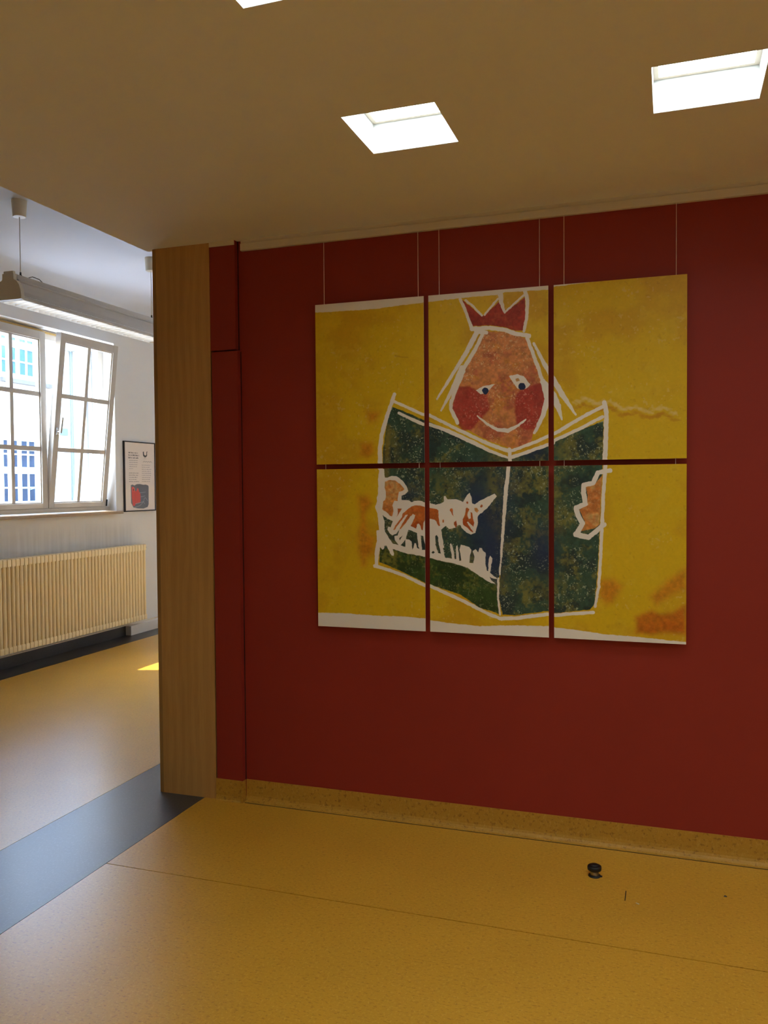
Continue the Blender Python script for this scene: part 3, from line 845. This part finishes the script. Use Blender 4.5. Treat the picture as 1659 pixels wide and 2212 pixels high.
class Sheet:
    def __init__(self, w, h, warp=0.0, seed=3):
        self.w, self.h = w, h
        self.c = np.zeros((h, w, 3))
        self.Y, self.X = np.mgrid[0:h, 0:w].astype(float)
        if warp:
            self.X = self.X + warp * 2 * (fbm(w, h, 14, seed, 3) - .5)
            self.Y = self.Y + warp * 2 * (fbm(w, h, 14, seed + 5, 3) - .5)
    def _win(self, pts, pad):
        p = np.array(pts, float)
        return (slice(max(0, int(p[:, 1].min() - pad)), min(self.h, int(p[:, 1].max() + pad) + 1)),
                slice(max(0, int(p[:, 0].min() - pad)), min(self.w, int(p[:, 0].max() + pad) + 1)))
    def dist_seg(self, X, Y, a, b):
        dx, dy = b[0] - a[0], b[1] - a[1]
        L = dx * dx + dy * dy + 1e-9
        t = np.clip(((X - a[0]) * dx + (Y - a[1]) * dy) / L, 0, 1)
        return np.hypot(X - a[0] - t * dx, Y - a[1] - t * dy), t
    def blend(self, s, m, col):
        col = col[s] if isinstance(col, np.ndarray) and col.ndim == 3 else np.asarray(col)
        self.c[s] = self.c[s] * (1 - m[..., None]) + col * m[..., None]
    def cover(self, pts, soft=.7):
        s = self._win(pts, soft * 2 + 8)
        X, Y = self.X[s], self.Y[s]
        ins = np.zeros(X.shape, bool); d = np.full(X.shape, 1e9)
        for a, b in zip(pts, pts[1:] + pts[:1]):
            if a[1] != b[1]:
                c = ((a[1] > Y) != (b[1] > Y)) & (X < (b[0] - a[0]) * (Y - a[1]) / (b[1] - a[1]) + a[0])
                ins ^= c
            d = np.minimum(d, self.dist_seg(X, Y, a, b)[0])
        sd = np.where(ins, d, -d)
        return s, sstep(-soft, soft, sd)
    def poly(self, pts, col, alpha=1.0, soft=.7):
        s, m = self.cover(pts, soft)
        self.blend(s, m * alpha, col)
    def stroke(self, pts, r0, r1, col, soft=.7, alpha=1.0):
        s = self._win(pts, max(r0, r1) + 8)
        X, Y = self.X[s], self.Y[s]
        p = np.array(pts, float)
        L = np.r_[0, np.cumsum(np.hypot(*np.diff(p, axis=0).T))]; tot = max(L[-1], 1e-6)
        best = np.full(X.shape, -1e9)
        if len(pts) == 1: best = r0 - np.hypot(X - pts[0][0], Y - pts[0][1])
        for k in range(len(pts) - 1):
            d, t = self.dist_seg(X, Y, pts[k], pts[k + 1])
            r = r0 + (r1 - r0) * (L[k] + t * (L[k + 1] - L[k])) / tot
            best = np.maximum(best, r - d)
        self.blend(s, sstep(-soft, soft, best) * alpha, col)
    def image(self, name):
        """colours are linear; stored as an sRGB picture"""
        c = np.clip(self.c, 0, 1)
        c = np.where(c < .0031308, c * 12.92, 1.055 * c ** (1 / 2.4) - .055)
        img = bpy.data.images.new(name, self.w, self.h)
        px = np.ones((self.h, self.w, 4), np.float32)
        px[..., :3] = c[::-1]
        img.pixels.foreach_set(px.ravel())
        img.update(); img.pack()
        return img

def C3(r, g, b): return np.array(lin(r, g, b)[:3])

A = Sheet(AW, AH, 2.4)
ART_WHITE = C3(240, 234, 224)
n_big = fbm(AW, AH, 190, 11, 4)[..., None]; n_mid = fbm(AW, AH, 42, 12, 3)[..., None]; n_fin = fbm(AW, AH, 9, 13, 2)[..., None]
grad = np.linspace(0, 1, AH)[:, None, None]
y_a, y_b, y_c = C3(222, 184, 26), C3(212, 168, 28), C3(228, 196, 54)
yel = y_a * (1 - sstep(.45, .65, n_big)) + y_b * sstep(.45, .65, n_big)
yel = yel * (1 - .35 * sstep(.55, .75, n_mid)) + y_c * .35 * sstep(.55, .75, n_mid)
yel *= 1 + .10 * (n_fin - .5)
A.c[:] = yel
# paler and darker flecks in the wash
fleck = sstep(.74, .80, fbm(AW, AH, 12, 21, 2)) * sstep(.45, .65, fbm(AW, AH, 120, 22, 2))
A.c = A.c * (1 - .5 * fleck[..., None]) + C3(226, 196, 112) * .5 * fleck[..., None]
fleck = sstep(.78, .83, fbm(AW, AH, 15, 23, 2))
A.c = A.c * (1 - .22 * fleck[..., None]) + C3(178, 124, 22) * .22 * fleck[..., None]
# a pale and an ochre streak across the upper right panel
sr = random.Random(11)
for x in np.linspace(1190, 1600, 60):
    base = 505 + (x - 1190) * .17 + 9 * math.sin(x * .06) + 6 * math.sin(x * .023)
    A.stroke([(x, base - 12 + sr.uniform(-6, 6)), (x + sr.uniform(8, 22), base - 9 + sr.uniform(-5, 5))], sr.uniform(2, 8), sr.uniform(1, 4), C3(232, 206, 140), 4, sr.uniform(.2, .6))
    A.stroke([(x, base + 12 + sr.uniform(-5, 7)), (x + sr.uniform(8, 24), base + 14 + sr.uniform(-5, 5))], sr.uniform(2, 9), sr.uniform(1, 5), C3(200, 138, 26), 4, sr.uniform(.2, .6))
A.stroke([(395, 262), (425, 268), (455, 272)], 3, 2, C3(184, 130, 26), 4, .6)
teal, blue, olive, deep, spark = C3(56, 84, 68), C3(40, 56, 90), C3(124, 122, 62), C3(42, 60, 58), C3(168, 178, 150)
def painted(a, b, c, w_c, seed, speck, sp_amt=.8, t1=.45):
    m1 = sstep(t1, t1 + .15, fbm(AW, AH, 70, seed, 4))[..., None]
    o = a * (1 - m1) + b * m1
    m2 = sstep(.50 - w_c, .74 - w_c, .62 * fbm(AW, AH, 62, seed + 3, 3) + .38 * fbm(AW, AH, 11, seed + 4, 3))[..., None]
    o = o * (1 - m2 * .85) + c * m2 * .85
    o = o * (1 + .75 * (fbm(AW, AH, 13, seed + 5, 3)[..., None] - .5))
    m3 = (sstep(.66, .78, fbm(AW, AH, 5.5, seed + 7, 2)) * sstep(.40, .58, fbm(AW, AH, 60, seed + 8, 2)))[..., None] * sp_amt
    return o * (1 - m3) + speck * m3
green = painted(teal, deep, olive, .02, 101, spark, .9)
def lobe(cx, cy, rx, ry):
    return np.exp(-(((A.X - cx) / rx) ** 2 + ((A.Y - cy) / ry) ** 2))[..., None]
for cx, cy, rx, ry, amt in ((770, 960, 70, 150, .95), (835, 1130, 60, 190, .95), (900, 900, 60, 160, .55), (1060, 1130, 60, 110, .8), (470, 880, 60, 50, .5), (1010, 700, 70, 50, .6)):
    m = amt * lobe(cx, cy, rx, ry); green = green * (1 - m) + blue * (1 + .15 * (n_fin - .5)) * m
for cx, cy, rx, ry, amt in ((600, 860, 90, 50, .6), (845, 850, 30, 130, .6), (375, 690, 35, 80, .5), (1150, 720, 40, 80, .6), (1120, 1300, 110, 40, .55), (1140, 1000, 40, 80, .4), (880, 1290, 60, 40, .4)):
    m = amt * lobe(cx, cy, rx, ry) * sstep(.3, .6, fbm(AW, AH, 18, 61, 3))[..., None]; green = green * (1 - m) + olive * m
strip_g = painted(C3(58, 84, 40), C3(44, 66, 32), C3(122, 122, 52), .02, 301, C3(140, 148, 110), .5)
face = painted(C3(212, 138, 86), C3(194, 108, 74), C3(212, 142, 66), .03, 401, C3(232, 194, 146), .85)
cheek = painted(C3(178, 58, 50), C3(164, 50, 46), C3(186, 74, 62), .0, 501, C3(220, 150, 132), .75)
crown = painted(C3(174, 56, 34), C3(160, 48, 30), C3(186, 80, 44), -.03, 601, C3(186, 80, 44), .3)
handc = painted(C3(214, 144, 72), C3(204, 126, 62), C3(216, 174, 110), .03, 701, C3(226, 190, 140), .3)
rust = painted(C3(196, 104, 44), C3(180, 84, 32), C3(206, 130, 60), .0, 801, C3(206, 130, 60), .3)
orng = painted(C3(206, 130, 30), C3(204, 126, 28), C3(208, 140, 34), -.1, 901, C3(222, 176, 80), .25)
bigo = painted(C3(190, 94, 22), C3(194, 104, 24), C3(200, 118, 28), -.1, 951, C3(222, 170, 80), .2)
dark = painted(C3(54, 74, 58), C3(44, 62, 62), C3(108, 106, 62), .02, 961, spark, .5)
LOOK = {'page_l': (green, 1, 1.2), 'page_r': (green, 1, 1.2), 'grass_strip': (strip_g, 1, 2.0), 'face': (face, 1, 1.5), 'cheek': (cheek, .92, 7),
        'crown': (crown, 1, 1.2), 'white': (ART_WHITE, 1, .8), 'hand': (handc, 1, 1.0), 'rust': (rust, 1, 1.0), 'dark': (dark, 1, .9),
        'pupil': (C3(40, 52, 88), 1, .8), 'gold': (C3(206, 160, 100), 1, 1), 'orange': (orng, .8, 24), 'orange_big': (bigo, .9, 17)}
polys = {}
for nm, pts in ART_POLYS:
    polys.setdefault(nm, []).append(pts)
def paint(nm):
    for pts in polys[nm]:
        if nm in ('orange', 'orange_big'):
            s = A._win(pts, 46)
        A.poly(pts, *LOOK[nm])
for nm in ('orange', 'orange_big', 'page_l', 'page_r', 'grass_strip', 'face', 'cheek', 'crown'):
    paint(nm)
# muddy glaze at the outer edges of the pages
A.stroke([(360, 580), (350, 760), (345, 900)], 10, 14, C3(150, 128, 44), 10, .45)
# everything left unpainted: white line work
late = []
first_white = True
for nm, pts in ART_POLYS:
    if nm in ('white', 'hand', 'rust', 'dark', 'pupil', 'gold'):
        if nm == 'white' and len(pts) > 40 or nm in ('hand', 'rust', 'dark'):
            A.poly(pts, *LOOK[nm])
for r0, r1, pts in ART_STROKES:
    A.stroke(pts, r0, r1, ART_WHITE, .8)
for nm, pts in ART_POLYS:
    if (nm == 'white' and len(pts) < 40) or nm in ('pupil', 'gold'):
        A.poly(pts, *LOOK[nm])
top = polys['top'][0]; bot = polys['bot'][0]
A.poly([(-20, -20)] + [(-20, top[0][1])] + top + [(AW + 20, top[-1][1]), (AW + 20, -20)], ART_WHITE, 1, 1.0)
A.poly([(-20, AH + 20)] + [(-20, bot[0][1])] + bot + [(AW + 20, bot[-1][1]), (AW + 20, AH + 20)], ART_WHITE, 1, 1.6)
# crown tips run into the white margin
art_img = A.image('six_part_painting')

def print_mat(name, img, rough=.45, coat=0.0):
    m, nt, b, n, l = new_mat(name)
    t = n.new('ShaderNodeTexImage'); t.image = img; t.extension = 'EXTEND'
    uv = n.new('ShaderNodeUVMap'); uv.uv_map = 'print'
    l.new(uv.outputs[0], t.inputs[0]); l.new(t.outputs[0], b.inputs['Base Color'])
    b.inputs['Roughness'].default_value = rough
    b.inputs['Specular IOR Level'].default_value = .35
    b.inputs['Coat Weight'].default_value = coat
    b.inputs['Coat Roughness'].default_value = .05
    return m
M_ART = print_mat('painting_print', art_img)

XC = [(-1.579, -1.050), (-1.028, -.496), (-.473, .063)]
ZC = [(1.658, 2.405), (.893, 1.635)]
PANEL_LABELS = [
    ['upper left panel of the painting: yellow ground with a corner of the green book', 'upper middle panel of the painting: smiling face with a red crown', 'upper right panel of the painting: yellow ground with the green book tip'],
    ['lower left panel of the painting: hand and hind half of the white animal', 'lower middle panel of the painting: horned white animal, grass and book spine', 'lower right panel of the painting: hand holding the book, orange blotches'],
]
FY = 3.646
for r, (z0, z1) in enumerate(ZC):
    for c_, (x0, x1) in enumerate(XC):
        t = thing('picture_panel', ((x0 + x1) / 2, WALL_Y, z0), PANEL_LABELS[r][c_], 'picture', 'six panels of the painting on the red wall')
        b = MB()
        b.quad((x0, FY, z0), (x1, FY, z0), (x1, FY, z1), (x0, FY, z1), 0)
        b.quad((x0, FY + .003, z0), (x0, FY + .003, z1), (x1, FY + .003, z1), (x1, FY + .003, z0), 1)
        b.quad((x0, FY, z0), (x0, FY, z1), (x0, FY + .003, z1), (x0, FY + .003, z0), 1)
        b.quad((x1, FY, z0), (x1, FY + .003, z0), (x1, FY + .003, z1), (x1, FY, z1), 1)
        b.quad((x0, FY, z1), (x1, FY, z1), (x1, FY + .003, z1), (x0, FY + .003, z1), 1)
        b.quad((x0, FY, z0), (x0, FY + .003, z0), (x1, FY + .003, z0), (x1, FY, z0), 1)
        o = b.build('printed_board', [M_ART, M_EDGE], t)
        uvl = o.data.uv_layers.new(name='print')
        wl_ = world_loc(o)
        for lp in o.data.loops:
            p = o.data.vertices[lp.vertex_index].co + wl_
            uvl.data[lp.index].uv = ((p.x - AX0) * 1000 / AW, 1 - (AZ0 - p.z) * 1000 / AH)
        f = MB(); q = .085; w_ = .022
        a0, a1, b0, b1 = x0 + q, x1 - q, z0 + q, z1 - q
        ya, yb_ = FY + .0032, WALL_Y - .0008
        f.box(a0, a0 + w_, ya, yb_, b0, b1); f.box(a1 - w_, a1, ya, yb_, b0, b1)
        f.box(a0 + w_, a1 - w_, ya, yb_, b0, b0 + w_); f.box(a0 + w_, a1 - w_, ya, yb_, b1 - w_, b1)
        f.build('spacer_frame', M_STEEL, t)

# hanging lines from the picture rail down to the lower panels
names = ['leftmost', 'second from left', 'third from left', 'fourth from left', 'fifth from left', 'rightmost']
for k, x in enumerate((-1.538, -1.079, -.981, -.535, -.431, .0205)):
    o = MB().tube([(x, 3.6585, 2.7005), (x, 3.6585, 2.0), (x, 3.6585, 1.56)], .0014, 6).build('hanging_line', M_WIRE, None, (x, 3.6585, 1.56))
    tag(o, 'thin pale hanging line of the painting, %s of six' % names[k], 'wire', 'hanging lines from the picture rail')

# ------------------------------------------------------------------ framed poster beside the window
PW, PH = 500, 700
S = Sheet(PW, PH)
S.c[:] = C3(228, 218, 210)
pr = random.Random(5)
def words(x0, x1, y, h, col, a=.85):
    x = x0
    while x < x1 - 6:
        wl2 = min(pr.randint(14, 44), x1 - x)
        k = x
        while k < x + wl2 - 2:
            hh = h * pr.choice((.62, .62, 1.0)); g = pr.randint(3, 6)
            S.poly([(k, y - hh), (k + g * .7, y - hh), (k + g * .7, y), (k, y)], col, a, .8)
            k += g
        x += wl2 + h * .6
ink, grey = C3(40, 38, 42), C3(110, 104, 104)
for k, (x0, x1) in enumerate(((62, 215), (62, 235), (58, 232))):
    words(x0, x1, 112 + 26 * k, 17, ink, 1)
for k, x1 in enumerate((215, 225, 210, 195, 130)):
    words(72, x1, 188 + 21 * k, 8, grey)
for k, x1 in enumerate((232, 215, 205, 200, 232)):
    words(64, x1, 318 + 22 * k, 9, C3(70, 66, 70))
for k, x1 in enumerate((430, 420, 440, 440, 445, 438, 425, 430, 420)):
    words(280, x1, 232 + 21.5 * k, 8, grey)
# little bird emblem and handwriting
S.poly([(300, 92), (318, 84), (322, 118), (346, 128), (360, 120), (362, 92), (372, 82), (382, 86), (372, 96), (374, 130), (350, 146), (322, 144), (304, 128)], ink)
S.stroke([(330, 146), (326, 166)], 1.5, 1.5, ink); S.stroke([(348, 146), (350, 166)], 1.5, 1.5, ink)
hx = np.linspace(300, 455, 60)
S.stroke([(x, 192 + 5 * math.sin(x * .42) + 4 * math.sin(x * .17)) for x in hx], 1.2, 1.2, C3(80, 76, 80))
# picture: red shape with two looped heads on slate ground
sl = [(92, 452), (120, 446), (150, 456), (190, 442), (240, 440), (300, 448), (345, 446), (385, 456), (392, 470), (388, 660), (370, 690), (300, 705), (200, 700), (130, 690), (92, 640)]
S.poly([(x, y * .97) for x, y in sl], C3(88, 94, 106), 1, 2)
S.poly([(105, 470 * .97), (130, 455), (150, 470), (160, 500), (182, 500), (195, 470), (215, 470), (225, 500), (250, 530), (252, 600), (240, 622), (170, 632), (150, 655), (120, 650), (104, 560)], C3(196, 52, 40), 1, 2)
S.stroke([(118, 505), (118, 472), (136, 462), (150, 476), (152, 505)], 4, 4, C3(226, 96, 80)); S.stroke([(194, 498), (198, 478), (212, 478), (218, 496)], 4, 4, C3(226, 96, 80))
S.poly([(125, 486), (132, 474), (141, 480), (140, 494), (130, 498)], C3(50, 40, 40), 1, 1.5)
S.stroke([(160, 520), (158, 640)], 2, 2, C3(160, 36, 30))
for pts in ([(165, 632), (300, 612), (240, 652), (150, 668)], [(300, 612), (318, 575), (335, 570), (375, 606)], [(300, 612), (325, 640)], [(240, 520), (340, 512)], [(255, 560), (330, 552)]):
    S.stroke(pts, 2, 1.2, C3(196, 200, 208), 1, .8)
poster_img = S.image('poster_print')
M_POSTER = print_mat('poster_print', poster_img, .5, .35)
po = thing('framed_poster', (WIN_X, 7.762, 1.306), 'framed poster with a red picture hanging right of the window', 'poster')
py0, py1, pz0, pz1 = 7.482, 8.042, 1.306, 2.058
fb = .012
p = MB()
px = WIN_X + .022
for a in ((py0, py0 + fb, pz0, pz1), (py1 - fb, py1, pz0, pz1), (py0 + fb, py1 - fb, pz0, pz0 + fb), (py0 + fb, py1 - fb, pz1 - fb, pz1)):
    p.box(WIN_X + .0005, px, *a, .0012)
p.build('frame', M_BLACK, po)
p = MB()
p.quad((px - .006, py0 + fb, pz0 + fb), (px - .006, py1 - fb, pz0 + fb), (px - .006, py1 - fb, pz1 - fb), (px - .006, py0 + fb, pz1 - fb))
o = p.build('print', M_POSTER, po)
uvl = o.data.uv_layers.new(name='print')
wl_ = world_loc(o)
for lp in o.data.loops:
    q = o.data.vertices[lp.vertex_index].co + wl_
    uvl.data[lp.index].uv = ((q.y - py0 - fb) / (py1 - py0 - 2 * fb), (q.z - pz0 - fb) / (pz1 - pz0 - 2 * fb))
MB().box(WIN_X + .001, px - .008, py0 + fb, py1 - fb, pz0 + fb, pz1 - fb).build('backing', M_EDGE, po)

# ------------------------------------------------------------------ small things on the floor
ds = thing('door_stop', (-.281, 3.375, 0), 'black rubber door stop on a metal foot on the yellow floor', 'door stop')
dc = (-.281, 3.375, 0)
MB().lathe([(.0245, .0003), (.0245, .003), (.021, .005)], dc, 28).build('base_ring', M_RUBBER, ds)
MB().lathe([(.0165, .0045), (.0165, .020), (.019, .0225)], dc, 28).build('foot', M_STEEL, ds)
MB().lathe([(.021, .0222), (.0268, .026), (.0278, .033), (.0268, .0395), (.022, .0425), (.0155, .043)], dc, 32).build('rubber_ring', M_RUBBER, ds)
MB().lathe([(.0155, .0425), (.0145, .0465), (.009, .0482), (.0, .0485)], dc, 24).build('screw_cap', M_BLACK, ds)
MB().tube([(dc[0] + .020, dc[1] - .002, .004), (dc[0] + .030, dc[1] - .004, .003)], .0035, 8).build('grub_screw', M_BLACK, ds)
cr = MB()
cr.add([(.193, 3.352, .0002), (.204, 3.349, .0002), (.207, 3.358, .0002), (.197, 3.362, .0002), (.199, 3.355, .0045)], [(0, 1, 4), (1, 2, 4), (2, 3, 4), (3, 0, 4), (3, 2, 1, 0)])
tag(cr.build('dirt_crumb', M_BLACK, None, (.2, 3.355, 0)), 'dark crumb of dirt lying right of the door stop', 'crumb')
ps = MB().box(-.118, -.104, 3.193, 3.199, .0002, .0012)
o = tag(ps.build('paper_scrap', M_EDGE, None, (-.111, 3.196, 0)), 'tiny white scrap of paper on the floor by the knife cut', 'scrap')
o.rotation_euler = (0, 0, -.6)
